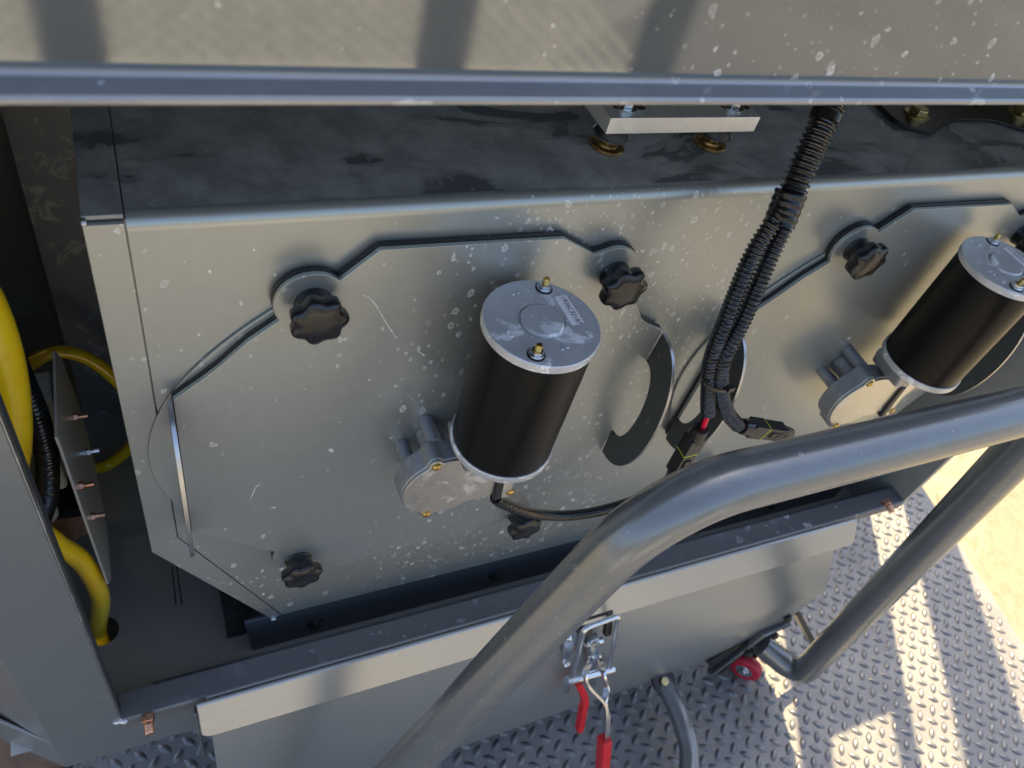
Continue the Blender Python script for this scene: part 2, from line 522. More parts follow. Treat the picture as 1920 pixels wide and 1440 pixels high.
# mesh side of the deck, facing the machine (seen mirrored in the lid)
GY = -2.42
gate = empty('mesh_side_rail', (.8, GY, FLOOR), 'low expanded metal mesh fence along the deck edge, mirrored in the lid', 'fence')
add('kick_board', box(mb(), (-1.6, GY - .02, FLOOR), (2.05, GY + .02, -1.0)), 'mesh_grey', gate)
add('top_rail', box(mb(), (-1.6, GY - .03, -.62), (2.05, GY + .03, -.55)), 'inner_paint', gate)
for x in (-1.25, -.085, 1.09, 2.0):
    add('post', box(mb(), (x - .085, GY - .035, FLOOR), (x + .085, GY + .035, .1)), 'channel_paint', gate)
bm = mb()
w = .085
n = int(3.8 / w)
for i in range(-6, n + 6):
    for s in (-1, 1):
        x0 = -1.6 + i * w; z0, z1 = -1.0, -.62
        x1 = x0 + s * (z1 - z0) * 1.35
        a, b = Vector((x0, GY + s * .003, z0)), Vector((x1, GY + s * .003, z1))
        if min(a.x, b.x) < -1.6 or max(a.x, b.x) > 2.05: continue
        strap(bm, [a, b], .004, .020, (0, 1, 0))
add('mesh_strand', bm, 'mesh_grey', gate, kind='stuff')

wb = add('wooden_board', box(mb(), (-.62, .05, FLOOR + .004), (-.25, .30, FLOOR + .05)), 'wood', bevel=.003)
wb['label'] = 'brown wooden board lying on the deck at the left edge of the picture'; wb['category'] = 'board'

# ---------------------------------------------------------------- machine cabinet
cab = empty('machine_cabinet', (.62, .3, -1.25), 'grey painted steel machine cabinet with open front bay, overhanging glossy lid and narrow sill', 'machine')
XR = 1.349
# lid: upright glossy panel over a small ledge
prof = [(-.1988, .2150), (-.2, .2162)] + [(-.2 + .002 * (1 - math.cos(a)), .2175 + .002 * math.sin(a)) for a in [i * PI / 10 for i in range(6)]]
prof += [(-.1970, .2196), (-.1882, .2210), (-.1876, .2211)] + [(-.1876 + .0021 * math.sin(a), .2232 - .0021 * math.cos(a)) for a in [i * PI / 12 for i in range(1, 7)]]
bm = mb(); prism(bm, prof + [(-.1855, .2240), (-.1855, .33), (.8, .33), (.8, .2150)], 'YZ', -.45, XR + .02)
lid = add('lid', bm, 'lid_paint', cab, smooth=40)
lid.data.materials.append(M['ledge_paint'])
for p in lid.data.polygons:
    c = p.center + Vector(lid.parent.location)
    if c.z < .2242 and c.y < -.175: p.material_index = 1
add('back_wall', box(mb(), (-.25, .8, -1.2), (XR, .82, .2)), 'inner_paint', cab)
add('rear_partition', box(mb(), (-.128, .52, -.86), (.3, .526, .2)), 'galvanised', cab)
add('side_panel', box(mb(), (-.265, -.02, -.87), (-.25, .8, .2)), 'inner_paint', cab)
bm = mb(); prism(bm, [(-.09, -.77), (-.05, -.77), (-.05, -.87), (.8, -.87), (.8, .2), (-.09, .2)], 'YZ', XR, XR + .012)
add('side_panel', bm, 'inner_paint', cab, bevel=.002)
# left corner post: front face, folded return, chamfered corner and skirt
bm = mb(); prism(bm, [(-.248, -.027), (-.185, -.09), (-.104, -.09), (-.104, -.082), (-.186, -.082), (-.248, -.02)], 'XY', -.768, .2)
add('corner_panel', bm, 'frame_paint', cab, bevel=.0015)
add('lit_panel_edge', box(mb(), (-.1039, -.0895, -.745), (-.1030, -.0795, .2)), 'edge_metal', cab)  # paler strip: light on the panel's front edge put into its material
bm = mb(); prism(bm, [(-.1055, -.0790), (-.1055, -.055), (-.112, -.055), (-.112, -.0790)], 'XY', -.745, .2)
add('corner_return', bm, 'channel_paint', cab, bevel=.001)
bm = mb(); prism(bm, [(-.262, -.0265), (-.188, -.0865), (-.014, -.0865), (-.014, -.08), (-.19, -.08), (-.262, -.02)], 'XY', -.872, -.7705)
add('skirt', bm, 'frame_paint', cab, bevel=.0015)
add('door_stop', box(mb(), (-.017, -.094, -.985), (-.0125, -.07, -.79)), 'frame_paint', cab, bevel=.001)
# sill
bm = mb(); prism(bm, [(-.092, -.768), (-.092, -.7475), (-.0895, -.745), (-.054, -.745), (-.054, -.86), (-.058, -.86), (-.058, -.749), (-.087, -.749), (-.087, -.768)], 'YZ', -.104, XR)
add('sill', bm, 'sill_paint', cab, bevel=.0012)
add('sill_lip', box(mb(), (-.062, -.0535, -.80), (XR - .01, -.047, -.752)), 'channel_paint', cab, bevel=.0015)
add('sill_weld', lathe(mb(), (-.1035, -.088, -.7475), (0, 0, 1), [(.008, 0), (.006, .002), (.002, .003), (0, .0032)], 14, lambda a, r: 1 + .3 * math.sin(3 * a)), 'edge_metal', cab)
# bay floor with hose hole
HC = (-0.1281, 0.0930, -0.8475)
bm = mb()
hole = [(HC[0] + .0235 * math.cos(2 * PI * i / 28), HC[1] + .0235 * math.sin(2 * PI * i / 28)) for i in range(28)]
outer = [(-.25, -.058), (XR, -.058), (XR, .8), (-.25, .8)]
ov = [bm.verts.new((*p, -.85)) for p in outer]; hv = [bm.verts.new((*p, -.85)) for p in hole]
es = [bm.edges.new((ov[i], ov[(i + 1) % 4])) for i in range(4)] + [bm.edges.new((hv[i], hv[(i + 1) % 28])) for i in range(28)]
bmesh.ops.triangle_fill(bm, use_beauty=True, edges=es)
add('bay_floor', bm, 'inner_paint', cab)
add('hole_dark_sheet', box(mb(), (-.22, .0, -.935), (.3, .7, -.925)), 'dark_base', cab)  # added dark sheet, hides the sunlit deck below the hose hole
add('base_frame', box(mb(), (.12, .04, -1.285), (XR + .008, .78, -.93)), 'dark_base', cab, bevel=.004)
for a, b in (((-0.0195, 0.1764, -0.8480), (-0.0212, 0.1060, -0.8480)), ((-0.0124, 0.1745, -0.8480), (-0.0126, 0.1055, -0.8480))):
    bm = mb(); strap(bm, [a, b], .0018, .0006, (1, 0, 0)); add('scribe_mark', bm, 'dark_base', cab)
# channel under the hopper with its bolts
bm = mb(); prism(bm, [(.068, -.744), (.078, -.849), (1.30, -.849), (1.30, -.744)], 'XZ', .0, .006)
chan = add('support_channel', bm, 'channel_paint', cab, bevel=.0015)
for x, z in ((.173, -.805), (.485, -.800), (.80, -.803), (1.10, -.803)):
    b = hexnut(mb(), (x, .0, z), (0, -1, 0), .0105, .009); cyl(b, (x, 0, z), (x, -.002, z), .014, n=18)
    add('bolt', b, 'steel_black', chan, bevel=.001)
add('seat_block', box(mb(), (.045, .03, -.849), (.075, .5, -.77)), 'dark_base', cab)
# copper coloured studs in the sill
for p in ((-0.0712, -0.0920, -0.7478), (1.2618, -0.0920, -0.7071)):
    x, y, z = p
    b = hexnut(mb(), (x, -.092, z), (0, -1, 0), .0085, .011)
    st = add('stud_nut', b, 'copper', cab, bevel=.0008)
    add('stud', lathe(mb(), (x, -.103, z), (0, -1, 0), [(.0058, 0), (.0058, .004), (.0052, .005), (.0058, .006), (.0052, .008), (.0058, .009), (.0052, .011), (.0058, .012), (.0048, .016)], 16), 'copper', st)
# added unseen block and posts, shaped to cast stripes of shade on the deck
add('deck_shade_block', box(mb(), (1.70, .35, FLOOR), (1.98, .5, .05)), 'frame_paint', cab, bevel=.004)
add('deck_shade_post', box(mb(), (1.69, .40, FLOOR), (1.75, .46, .95)), 'frame_paint', cab)
add('deck_shade_post', box(mb(), (1.945, .352, .05), (1.98, .40, .95)), 'frame_paint', cab)
bm = mb(); cyl(bm, (2.31, .62, -1.62), (2.39, .62, .95), .035, .105, 20); add('deck_shade_post', bm, 'frame_paint', cab)

# ---------------------------------------------------------------- hopper (the box in the bay)
HX1, HZ0 = 1.275, -.745
hop = empty('steel_hopper', (.62, .3, HZ0), 'grey steel hopper box with wet dirty top and chamfered lower corners inside the bay', 'hopper')
bm = mb(); prism(bm, [(-.027, -.004), (-.027, -.49), (.108, HZ0 + .001), (HX1 - .135, HZ0 + .001), (HX1 - .002, -.49), (HX1 - .002, -.004)], 'XZ', .004, .58)
add('hopper_body', bm, 'frame_paint', hop)
R = .0125
bm = mb()
x0, x1 = .0, HX1
front = [(x0, -R), (x1, -R), (x1, -.49), (x1 - .135, HZ0), (.122, HZ0), (x0, -.468)]
fv = [bm.verts.new((x, 0, z)) for x, z in front]
sv = [bm.verts.new((x, 0, -R - .0012)) for x in (x0, x1)]
bm.faces.new((fv[0], fv[1], sv[1], sv[0])); bm.faces.new([sv[0], sv[1]] + fv[2:])
prev = (fv[0], fv[1])
for i in range(1, 9):
    a = i * PI / 16
    cur = (bm.verts.new((x0, R - R * math.cos(a), -R + R * math.sin(a))), bm.verts.new((x1, R - R * math.cos(a), -R + R * math.sin(a))))
    bm.faces.new((prev[0], prev[1], cur[1], cur[0])); prev = cur
shell = add('front_panel', bm, 'face_paint', hop, smooth=40)
bm = mb(); v = [bm.verts.new(p) for p in ((x0, R, 0), (x1, R, 0), (x1, .58, 0), (x0, .58, 0))]; bm.faces.new(v)
add('top_panel', bm, 'wet_top', hop)
# edge strip left of the seam, down the side and along the chamfer
bm = mb(); prism(bm, [(-.03, -.0045), (-.0012, -.0045), (-.0012, -.4685), (.1195, HZ0), (.108, -.7535), (-.031, -.49)], 'XZ', -.0004, .0036)
add('edge_strip', bm, 'face_paint', hop, bevel=.0008)
bm = mb(); prism(bm, [(-.03, .0045), (-.0012, .0045), (-.0012, .58), (-.03, .58)], 'XY', -.0035, .0006)
add('top_strip', bm, 'wet_top', hop, bevel=.0008)
bm = mb(); cyl(bm, (-.0305, .002, -.003), (-.0265, .002, -.003), .0032, n=12); add('weld_bead', bm, 'edge_metal', hop, bevel=.001)
bm = mb(); cyl(bm, (.106, -.001, -.751), (.113, -.002, -.750), .0028, n=10); add('weld_bead', bm, 'edge_metal', hop, bevel=.001)

# ---------------------------------------------------------------- access covers
OFF = .664
CX, CZ = .289, -.322
YB, YF = -.0082, -.0134
def cover(k):
    root = empty('access_cover', (CX, 0, CZ), '', 'access cover', 'motor covers on the hopper front')
    rr = lambda a: .2775 + .028 * max(0, -math.cos(a + .12)) ** 7
    bm = mb(); prism(bm, [(CX + rr(2 * PI * i / 96) * math.cos(2 * PI * i / 96), CZ + rr(2 * PI * i / 96) * math.sin(2 * PI * i / 96)) for i in range(96)], 'XZ', -.0005, -.0035)
    add('mounting_ring', bm, 'face_paint', root, bevel=.0008)
    kn = [(-.150, .228), (.163, .227)]
    def arc(cx, cz, r, a0, a1, n=12):
        return [(cx + r * math.cos(math.radians(a0 + (a1 - a0) * i / n)), cz + r * math.sin(math.radians(a0 + (a1 - a0) * i / n))) for i in range(n + 1)]
    tl = [(-.274, .120), (-.249, .141), (-.232, .157), (-.205, .187)] + arc(-.149, .228, .034, 213, 45) + [(-.091, .284), (.093, .281), (.137, .256)]
    tr = arc(.163, .231, .032, 118, -28) + [(.207, .190), (.222, .170), (.235, .150), (.246, .140), (.260, .132), (.274, .125)]
    top = tl + tr
    pts = top + [(x, -z) for x, z in reversed(top)]
    bm = mb(); prism(bm, [(CX + x * 1.003, CZ + z * 1.003) for x, z in pts], 'XZ', -.0037, YB + .0001)
    add('gasket', bm, 'black_rubber', root)
    bm = mb(); prism(bm, [(CX + x, CZ + z) for x, z in pts], 'XZ', YB, YF)
    add('cover_plate', bm, 'cover_paint', root, bevel=.0006)
    # D shaped pull flaps bent out of both edges
    for s, hx in ((-1, CX - .2775), (1, CX + .2775)):
        outl = []
        n = 22
        for i in range(n + 1):
            a = PI * i / n
            outl.append((YF - .001 - .066 * math.sin(a) ** .8, CZ + .121 * math.cos(a)))
        inn = []
        for i in range(n + 1):
            a = PI * i / n
            inn.append((YF + .002 - .032 * math.sin(a) ** .8, CZ - .004 + .072 * math.cos(a)))
        bm = mb()
        lay = []
        for x in (hx - .0022, hx + .0022):
            lay.append(([bm.verts.new((x, *p)) for p in outl], [bm.verts.new((x, *p)) for p in inn]))
        (o0, i0_), (o1, i1_) = lay
        for i in range(n):
            bm.faces.new((o0[i], o0[i + 1], i0_[i + 1], i0_[i])); bm.faces.new((o1[i], o1[i + 1], i1_[i + 1], i1_[i]))
            bm.faces.new((o0[i], o0[i + 1], o1[i + 1], o1[i])); bm.faces.new((i0_[i], i0_[i + 1], i1_[i + 1], i1_[i]))
        bm.faces.new((o0[0], o1[0], i1_[0], i0_[0])); bm.faces.new((o0[n], o1[n], i1_[n], i0_[n]))
        h = add('pull_handle', bm, 'cover_dark', root, bevel=.0005)
        h.data.materials.append(M['edge_metal'])
        for p in h.data.polygons:
            c = p.center
            if abs(p.normal.x) < .3 and c.y < -.02 and (Vector((c.y * 1.75, c.z)).length > .085): p.material_index = 1
    # four lobed knobs
    for q, (x, z) in enumerate(((.141, -.093), (.458, -.095), (.467, -.577), (.139, -.562))):
        ph = (.3, 1.1, .7, 1.9)[q]
        lob = lambda a, r, ph=ph: 1 + (.085 * math.cos(7 * (a + ph)) if r > .016 else 0)
        bm = mb()
        lathe(bm, (x, -.0275, z), (0, -1, 0), [(.015, 0), (.0225, .0005), (.0245, .003), (.025, .010), (.0243, .0135), (.0225, .0155), (.0155, .0175), (.008, .0182), (0, .0184)], 84, lob)
        kb = add('knob', bm, 'black_plastic', root, smooth=50)
        bm = mb(); lathe(bm, (x, YF, z), (0, -1, 0), [(.0175, 0), (.0175, .002), (.0168, .003), (.0162, .0115)], 32)
        add('knob_hub', bm, 'black_plastic', kb)
    return root
cov = cover(0)
cov['label'] = 'grey cover plate with four black knobs behind the nearer motor, water spotted'
c2 = copy_tree(cov)
c2.location.x += OFF
c2['label'] = 'grey cover plate behind the farther motor, right of the corrugated conduit'
for ch in c2.children:
    if ch.name.startswith('knob') and ch.location.length >= 0: pass

# scratches on the nearer plate
def scratch(pts, w, par, name='scratch', mat='white_mark'):
    bm = mb()
    path = [Vector(p) for p in pts]
    strap(bm, path, .0003, w, (0, 1, 0))
    return add(name, bm, mat, par)
scratch([(0.1861, -0.0138, -0.0897), (0.1914, -0.0138, -0.0924), (0.2001, -0.0138, -0.1045), (0.2113, -0.0138, -0.1274), (0.2256, -0.0138, -0.1536)], .0009, cov)
scratch([(0.0812, -0.0138, -0.3939), (0.0863, -0.0138, -0.3737), (0.0922, -0.0138, -0.3650), (0.0938, -0.0138, -0.3763), (0.0898, -0.0138, -0.3696)], .0009, cov)
scratch([(0.2524, -0.0138, -0.1780), (0.2600, -0.0138, -0.1859)], .0012, cov)

# ---------------------------------------------------------------- gear motors
AX, AY = .3385, -.083
def text_mesh(body, size, origin, xdir, updir, mat, parent, name):
    cu = bpy.data.curves.new('lettering', 'FONT'); cu.body = body; cu.size = size
    cu.space_character = 1.0
    tmp = bpy.data.objects.new('lettering', cu); COL.objects.link(tmp)
    dg = bpy.context.evaluated_depsgraph_get()
    me = bpy.data.meshes.new_from_object(tmp.evaluated_get(dg))
    bpy.data.objects.remove(tmp)
    x = Vector(xdir).normalized(); z = Vector((0, 0, 1)); y = z.cross(x)
    mw = Matrix((( x.x, y.x, z.x), (x.y, y.y, z.y), (x.z, y.z, z.z)))
    bm = mb(); bm.from_mesh(me)
    for v in bm.verts: v.co = mw @ v.co + Vector(origin)
    return add(name, bm, mat, parent)

def blob(cx, cz, r0, ears, n=96, neck=None):
    out = []
    for i in range(n):
        a = 2 * PI * i / n; d = Vector((math.cos(a), math.sin(a)))
        best = r0
        for ex, ez, er in ears:
            e = Vector((ex - cx, ez - cz)); b = e.dot(d); disc = er * er - (e.length_squared - b * b)
            if disc > 0: best = max(best, b + math.sqrt(disc))
        out.append((cx + best * math.cos(a), cz + best * math.sin(a)))
    return out

def motor(sticker):
    root = empty('gear_motor', (AX, AY, -.264), '', 'motor', 'gear motors on the hopper front')
    ax = (AX, AY)
    can = add('motor_can', cyl(mb(), (*ax, -.255), (*ax, -.088), .0555, n=64), 'black_can', root)
    bm = mb(); lathe(bm, (*ax, -.0885), (0, 0, 1), [(.0572, 0), (.0575, .0005), (.0575, .0085), (.0567, .0095), (.0235, .0097), (.0228, .0075), (.0215, .0078), (.0208, .0115), (.0195, .0122), (.0135, .0119), (0, .0112)], 72)
    cap = add('end_cap', bm, 'cap_alu', root, smooth=25)
    TOPZ = -.0788
    for x, y in ((.3585, -.040), (.3155, -.122)):
        b = add('recess_shade_disc', lathe(mb(), (x, y, TOPZ - .0006), (0, 0, 1), [(.0088, 0), (.0088, .001), (.0082, .0011)], 24), 'steel_black', cap)  # dark disc colours in the shade of the recess round each bolt
        b = mb(); hexnut(b, (x, y, TOPZ + .0005), (0, 0, 1), .0066, .0055); cyl(b, (x, y, TOPZ + .0004), (x, y, TOPZ + .0022), .0074, n=20)
        nut = add('nut', b, 'zinc', cap, bevel=.0007)
        b = mb(); lathe(b, (x, y, TOPZ + .005), (0, 0, 1), [(.0034, 0), (.0034, .002), (.0029, .0026), (.0034, .0034), (.0029, .0042), (.0034, .005), (.0029, .0058), (.0034, .0066), (.0027, .0082)], 14)
        add('threaded_stud', b, 'brass', cap)
    for x, y in ((.327, -.043), (.301, -.093), (.346, -.119)):
        d = Vector((x - AX, y - AY)).normalized(); t_ = Vector((-d.y, d.x)) * .0031
        for s in (-1, 1):
            b = mb(); lathe(b, (x + s * t_.x, y + s * t_.y, TOPZ - .0002), (0, 0, 1), [(.0017, 0), (.0016, .0006), (.0010, .0013), (0, .0016)], 10); add('cast_pip', b, 'cap_alu', cap)
    # paper sticker, lettered
    sc_ = Vector((.3715, -.0725)); xd = Vector((.05, -.99)).normalized()
    yd = Vector((-xd.y, xd.x))
    bm = mb()
    W, H = .0195, .0068
    pts = []
    for cx, cy, a0 in ((W - .002, H - .002, 0), (-W + .002, H - .002, 90), (-W + .002, -H + .002, 180), (W - .002, -H + .002, 270)):
        for i in range(4):
            a = math.radians(a0 + 30 * i); pts.append((cx + .002 * math.cos(a), cy + .002 * math.sin(a)))
    prism(bm, [(sc_.x + xd.x * x + yd.x * y, sc_.y + xd.y * x + yd.y * y) for x, y in pts], 'XY', TOPZ + .0002, TOPZ + .0006)
    stk = add('sticker', bm, 'sticker_white', cap)
    o = sc_ + xd * (-.0178) + yd * (-.0030 + .0022)
    text_mesh(sticker, .0074, (o.x, o.y, TOPZ + .0009), (xd.x, xd.y, 0), None, 'ink', cap, 'lettering')
    bm = mb(); lathe(bm, (*ax, -.266), (0, 0, 1), [(.052, 0), (.0572, .002), (.0575, .004), (.0575, .010), (.0568, .0112)], 72)
    add('base_flange', bm, 'cap_alu', root)
    # gear housing, its lid and screws
    gx, gz = .289, -.347
    scr = [(.270, -.299), (.2725, -.397), (.379, -.384)]
    ears = [(scr[0][0], scr[0][1] + .001, .0095), (scr[1][0], scr[1][1] - .001, .009), (.335, -.345, .05), (.352, -.325, .046)]
    bm = mb(); prism(bm, blob(gx, gz, .0535, ears), 'XZ', -.049, -.0755)
    add('gear_housing', bm, 'cast_alu', root, bevel=.0022)
    bm = mb(); prism(bm, blob(gx, gz, .0515, [(e[0], e[1], e[2] * .86) for e in ears]), 'XZ', -.0757, -.0790)
    lidp = add('gear_lid', bm, 'cover_alu', root, bevel=.0006)
    for x, z in scr[:2]:
        b = mb(); lathe(b, (x, -.079, z), (0, -1, 0), [(.0055, 0), (.0055, .001), (.0047, .0025), (.0025, .0036), (0, .004)], 18)
        s = add('lid_screw', b, 'brass', lidp)
    # neck up to the motor
    bm = mb(); prism(bm, [(AX - .045, -.29), (AX + .035, -.29), (AX + .04, -.262), (AX - .052, -.262)], 'XZ', -.045, -.10)
    add('motor_neck', bm, 'cast_alu', root, bevel=.004)
    # wire clip arm
    bm = mb(); strap(bm, [(.372, -.074, -.30), (.372, -.075, -.35), (.374, -.076, -.395)], .012, .014, (0, 1, 0)); add('clip_arm', bm, 'cover_alu', root, bevel=.0015)
    b = mb(); lathe(b, (.379, -.081, -.384), (0, -1, 0), [(.0055, 0), (.0055, .001), (.0047, .0025), (.0025, .0036), (0, .004)], 18); add('clip_screw', b, 'brass', root)
    bm = mb(); strap(bm, [(.357, -.078, -.325), (.359, -.079, -.36), (.362, -.080, -.392)], .010, .011, (0, 1, 0)); add('lead_grommet', bm, 'black_rubber', root, bevel=.002)
    # stand-offs to the plate
    for x, z, r, c in ((.277, -.297, .0092, 'cast_alu'), (.254, -.338, .0085, 'cast_alu'), (.300, -.372, .0085, 'cast_alu')):
        add('standoff', cyl(mb(), (x, YF, z), (x, -.0505, z), r, n=24), c, root, bevel=.0008)
    add('shaft_boss', cyl(mb(), (.287, YF, -.325), (.287, -.0505, -.325), .019, n=32), 'cast_alu', root, bevel=.0012)
    return root
m1 = motor('1926C32187')
m1['label'] = 'black motor with aluminium end cap and gearbox on the left cover, wholly in view'
m2 = motor('U1026N30187')
m2.location.x += OFF - .006
m2['label'] = 'black motor with aluminium end cap at the right edge, behind the tube handle'
# its cable, taped at the exit
bm = mb(); cable = [(0.3636, -0.0780, -0.3951), (0.3890, -0.0660, -0.4374), (0.4540, -0.0550, -0.5043), (0.5211, -0.0570, -0.5313), (0.5689, -0.0720, -0.5087), (0.6135, -0.0860, -0.4670), (0.6200, -0.1000, -0.4023)]
sweep(bm, spline(cable, .004), lambda s: .0078 + (.0013 * math.sin(s * 420) * math.exp(-s * 22)), 14)
add('lead_cable', bm, 'tape_black', m1)

# ---------------------------------------------------------------- wiring harness
har = empty('wiring_harness', (.6, -.06, .1), 'black corrugated conduit with two branches and plugs hanging in front of the hopper', 'cable')
trunk = [(.645, .02, .17), (0.6329, -0.0100, 0.1155), (0.6158, -0.0300, 0.0823), (0.6031, -0.0450, 0.0508), (0.5930, -0.0600, 0.0128)]
bm = mb(); corrugated(bm, trunk, .0144, .0062); add('conduit', bm, 'conduit_black', har, label='thick single conduit above the fork')
bl = [(0.5863, -0.0620, 0.0148), (0.5749, -0.0680, -0.0008), (0.5622, -0.0780, -0.0325), (0.5569, -0.0940, -0.0993), (0.5628, -0.1000, -0.1567), (0.5811, -0.1040, -0.2063), (0.6020, -0.1050, -0.2516)]
bm = mb(); corrugated(bm, bl, .0097); add('conduit', bm, 'conduit_black', har, label='left branch of conduit')
br = [(0.5994, -0.0620, 0.0112), (0.5976, -0.0660, -0.0042), (0.5879, -0.0780, -0.0352), (0.5791, -0.0960, -0.1007), (0.5728, -0.1060, -0.1521), (0.5955, -0.1080, -0.2048), (0.6330, -0.1060, -0.2580), (0.6703, -0.1050, -0.2957)]
bm = mb(); corrugated(bm, br, .0097); add('conduit', bm, 'conduit_black', har, label='right branch of conduit, bent outwards at its end')
bm = mb(); p = spline([(0.5960, -0.0530, 0.0318), (0.5922, -0.0600, 0.0141), (0.5884, -0.0660, 0.0019)], .0015)
sweep(bm, p, lambda s: .0158 + .0006 * math.sin(s * 800), 20); add('tape_wrap', bm, 'tape_black', har)
bm = mb(); p = spline([(0.6204, -0.0230, 0.1008), (0.6170, -0.0270, 0.0942)], .002); sweep(bm, p, .0152, 20); add('tape_wrap', bm, 'tape_black', har)
# cable tie
bm = mb(); p = [Vector((0.5805, -0.1080, -0.1902)) + Vector((math.cos(a) * .0205, math.sin(a) * .0125, -.35 * math.cos(a) * .018)) for a in [2 * PI * i / 28 for i in range(29)]]
strap(bm, p, .0045, .0014, (.1, 0, 1)); box(bm, tuple(Vector((0.5845, -0.1250, -0.1808)) - Vector((.004, .004, .003))), tuple(Vector((0.5845, -0.1250, -0.1808)) + Vector((.004, .003, .004))))
add('cable_tie', bm, 'black_plastic', har)
for a, b in (((0.6022, -0.1060, -0.2484), (0.6122, -0.1050, -0.2925)), ((0.6605, -0.1070, -0.2863), (0.6820, -0.1060, -0.3009))):
    bm = mb(); sweep(bm, [a, Vector(a).lerp(Vector(b), .5), b], .0032, 12); add('red_wire', bm, 'red_wire', har)
for a, b in (((0.6051, -0.1000, -0.2564), (0.6114, -0.1000, -0.2965)), ((0.6719, -0.0990, -0.3060), (0.6942, -0.1000, -0.3209))):
    bm = mb(); sweep(bm, [a, Vector(a).lerp(Vector(b), .5), b], .0034, 12); add('black_wire', bm, 'tape_black', har)
def plug(p0, p1, label):
    p0, p1 = Vector(p0), Vector(p1); d = (p1 - p0).normalized(); L = (p1 - p0).length
    up = Vector((0, -1, 0)); side = d.cross(up).normalized(); up = side.cross(d).normalized()
    def blk(bm, s0, s1, w, h):
        q = []
        for s in (s0, s1):
            q.append([bm.verts.new(p0 + d * (s * L) + side * x * w + up * y * h) for x, y in ((-.85, -.8), (.85, -.8), (.85, .8), (-.85, .8))])
        for k in range(4): bm.faces.new((q[0][k], q[0][(k + 1) % 4], q[1][(k + 1) % 4], q[1][k]))
        bm.faces.new(q[0]); bm.faces.new(q[1]); return bm
    bm = mb(); cyl(bm, p0, p0 + d * .18 * L, .0105, .0125, 20); blk(bm, .14, .40, .0135, .0125)
    o = add('plug', bm, 'black_plastic', har, bevel=.0012, label=label)
    bm = mb(); blk(bm, .405, .42, .0132, .0122); add('seal_ring', bm, 'yellow_seal', o, bevel=.001)
    bm = mb(); blk(bm, .435, .80, .0128, .0118); blk(bm, .50, .72, .006, .0145); add('plug_housing', bm, 'black_plastic', o, bevel=.0012)
    bm = mb(); cyl(bm, p0 + d * .8 * L, p1, .0105, .0075, 18); add('strain_relief', bm, 'black_rubber', o, bevel=.001)
    bm = mb(); blk(bm, .60, .655, .0032, .0152); add('latch_window', bm, 'steel_black', o)
plug((0.6067, -0.1050, -0.2845), (0.6129, -0.1040, -0.4031), 'plug hanging from the left branch')
plug((0.6788, -0.1050, -0.3002), (0.7889, -0.1050, -0.3448), 'plug at the end of the right branch, resting by the tube')

# ---------------------------------------------------------------- aluminium bar on its rubber feet
bar = empty('mounting_bar', (.53, .08, .0), 'bright flat aluminium bar bolted on two rusty studs on the hopper top under the lid', 'mounting bar')
bm = mb(); prism(bm, [(.434, .050), (.618, .050), (.618, .112), (.434, .112)], 'XY', .0325, .0500)
pl = add('bar', bm, 'bar_alu', bar, bevel=.0007)
for x in (.460, .592):
    add('rusty_washer', lathe(mb(), (x, .077, .0005), (0, 0, 1), [(.0185, 0), (.019, .0012), (.0175, .003), (.012, .0036), (.0115, .006), (.010, .0065)], 32), 'rusty_brass', bar)
    add('nut', hexnut(mb(), (x, .077, .0064), (0, 0, 1), .0095, .0065), 'rusty_brass', bar, bevel=.0006)
    add('cup_washer', lathe(mb(), (x, .077, .0130), (0, 0, 1), [(.012, 0), (.0185, .0012), (.0195, .003), (.0188, .0034)], 32), 'zinc', bar)
    add('rubber_mount', lathe(mb(), (x, .077, .0160), (0, 0, 1), [(.0185, 0), (.0165, .004), (.0165, .012), (.018, .0160)], 32), 'black_rubber', bar)
    bm = mb(); prism(bm, [(x - .008 + .0055 * math.cos(a), .070 + .0055 * math.sin(a)) for a in [PI / 2 + i * PI / 8 for i in range(9)]] + [(x + .018 + .0055 * math.cos(a), .070 + .0055 * math.sin(a)) for a in [-PI / 2 + i * PI / 8 for i in range(9)]], 'XY', .0499, .0502)
    add('slot', bm, 'steel_black', pl)
    add('flat_washer', lathe(mb(), (x + .001, .070, .0503), (0, 0, 1), [(.0125, 0), (.0125, .0012), (.012, .0016)], 28), 'zinc', bar)
    add('hex_bolt', hexnut(mb(), (x + .001, .070, .0519), (0, 0, 1), .0085, .0065), 'zinc', bar, bevel=.0009)

# black wavy bracket at the top right
brk = empty('black_bracket', (1.05, .14, 0), 'black steel bracket with wavy edge and two yellow bolts on the hopper top', 'bracket')
oc = [(.885, .20), (.905, .150), (.905, .118), (.914, .097), (.935, .086), (.955, .087), (.985, .101), (1.015, .110), (1.075, .110), (1.100, .104), (1.122, .089), (1.150, .083), (1.180, .090), (1.205, .105), (1.26, .115), (1.26, .20)]
bm = mb(); prism(bm, [tuple(p[:2]) for p in spline([(x, y, 0) for x, y in oc], .008)], 'XY', .0008, .0065); add('bracket_plate', bm, 'steel_black', brk, bevel=.0012)
for x in (.951, 1.158):
    add('flat_washer', lathe(mb(), (x, .121, .0066), (0, 0, 1), [(.0175, 0), (.0175, .0016), (.0165, .0022)], 28), 'yellow_zinc', brk)
    add('hex_bolt', hexnut(mb(), (x, .121, .0088), (0, 0, 1), .0125, .009), 'yellow_zinc', brk, bevel=.0015)

